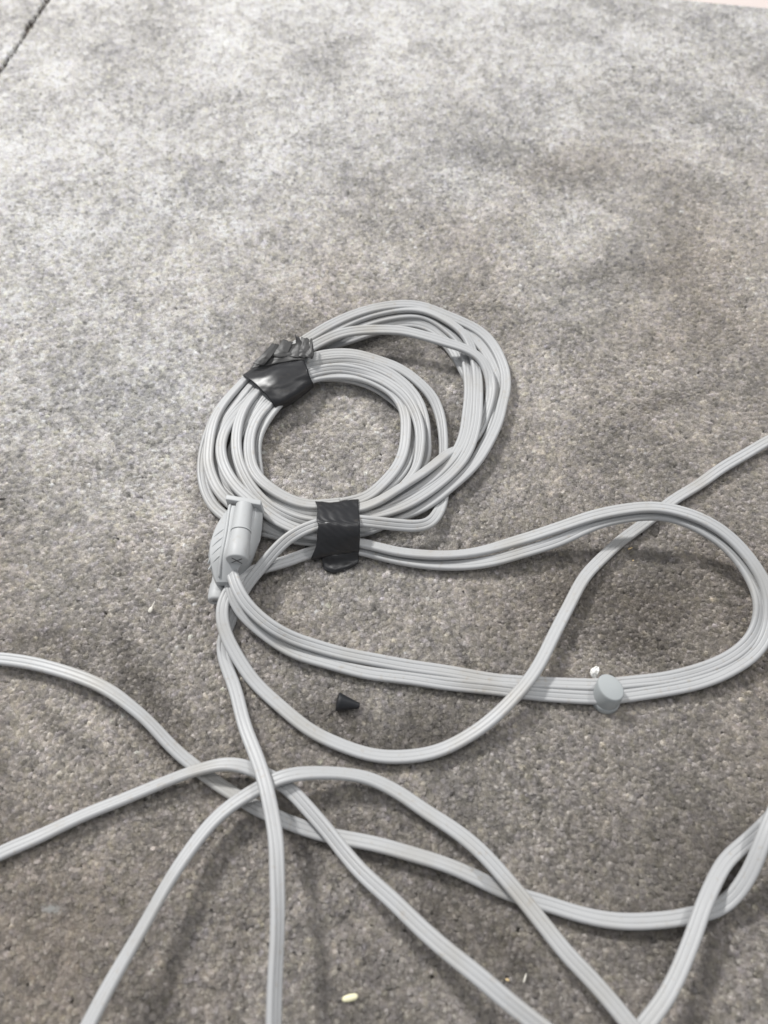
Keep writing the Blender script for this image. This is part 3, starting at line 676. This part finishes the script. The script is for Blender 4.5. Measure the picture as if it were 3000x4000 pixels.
shape('rubber_tip', along(P(1318, 2740, 2.9), P(1404, 2757, 1.0), [(-0.03, 0.5), (-0.02, 2.6), (0.0, 3.45), (0.04, 3.6), (0.12, 3.4), (0.5, 2.35), (0.85, 1.45), (0.93, 1.25), (0.99, 1.2), (1.0, 0.9), (1.0, 0.3)], 28), M_RUBBER,
      'small black rubber cone lying on its side on the bare carpet', 'rubber tip')
tag(patch('paint_flake', [
  [(2305,2624,2.6),(2316,2611,3.6),(2330,2603,4.0),(2340,2606,3.4)],
  [(2308,2633,2.6),(2318,2624,4.0),(2329,2620,3.0),(2339,2622,3.8)],
  [(2313,2643,1.8),(2320,2638,2.8),(2327,2637,2.0),(2335,2636,2.4)],
  [(2320,2655,0.8),(2322,2652,1.4),(2326,2650,1.0),(2329,2648,1.2)]], M_PAINT, None, sub=5, thick=0.0006, rough=0.9, seed=3, edge=0.3, fine=0.6),
  'ragged white flake of paint leaning beside the grey cable clip', 'paint flake')
shape('rice_grain', along(P(1336, 3905, 0.8), P(1398, 3890, 0.9), [(0, 0.25), (0.05, 0.6), (0.18, 0.95), (0.5, 1.1), (0.82, 1.0), (0.95, 0.65), (1.0, 0.3)], 16, 0.02, 4, 0.75), M_GRAIN,
      'pale yellow grain of rice lying on the carpet', 'rice grain')
shape('seed_husk', along(P(583, 2392, 0.9), P(600, 2357, 2.2), [(-0.05, 0.3), (0.05, 0.85), (0.3, 1.0), (0.5, 0.65), (0.6, 0.3), (0.9, 0.22), (1.25, 0.12)], 12, 0.05, 5, 0.6), M_HUSK,
      'tiny pale seed husk with a thin stalk on the carpet', 'seed husk')
rng = np.random.default_rng(77); V = []; F = []
for k in range(170):
    c0 = P(*(np.array((200, 3550)) + rng.normal(0, 1, 2) * (17, 7)), 0.5 + abs(rng.normal(0, 0.35)))
    a0 = rng.uniform(0, 6.28); cu = rng.normal(0, 900); base = len(V)
    for i in range(5):
        t = (i - 2) * 0.0005; q = c0 + np.array((math.cos(a0 + cu * t), math.sin(a0 + cu * t), 0.25 * math.sin(a0 + i))) * t
        V += [q + (0, 0.00003, 0.00003), q - (0, 0.00003, 0.00003)]
    for i in range(4): F.append((base + 2 * i, base + 2 * i + 1, base + 2 * i + 3, base + 2 * i + 2))
tag(mesh_obj('lint_tuft', V, F, M_LINT), 'fluffy white scrap of lint pressed into the carpet', 'lint')
G = 'chaff scattered on the carpet'
for k, (a, b, r) in enumerate([((2045, 3840), (2056, 3802), .35), ((1974, 3824), (1990, 3830), .4), ((2452, 2146), (2472, 2138), .4), ((2470, 2190), (2476, 2189), .35)]):
    shape('straw_scrap', along(P(*a, 0.7), P(*b, 1.0), [(0, 0.1), (0.2, r), (0.7, r), (1, 0.1)], 8, 0.1, 20 + k, 0.6), M_STRAW if k else M_HUSK,
          ['pale straw splinter between two crossing cords', 'tan crumb of straw beside the pale splinter', 'golden straw scrap under the raised hoop of cord', 'tiny white crumb near the golden straw scrap'][k], 'straw', G)
for k, (a, b, r, lab) in enumerate([((-8, 1950), (26, 1948), .55, 'black lint speck at the rim of the carpet beside the coil'), ((1808, 2306), (1812, 2316), .4, 'black speck below the doubled cord'), ((2504, 2080), (2508, 2092), .5, 'dark crumb tucked beside the cord under the hoop'), ((2468, 262), (2478, 262), .6, 'dark speck on the pale clean carpet')]):
    shape('dark_speck', along(P(*a, 0.6), P(*b, 0.7), [(0, 0.1), (0.25, r), (0.7, r * .8), (1, 0.1)], 8, 0.2, 30 + k, 0.7), M_DARKLINT, lab, 'lint', 'dark specks on the carpet')
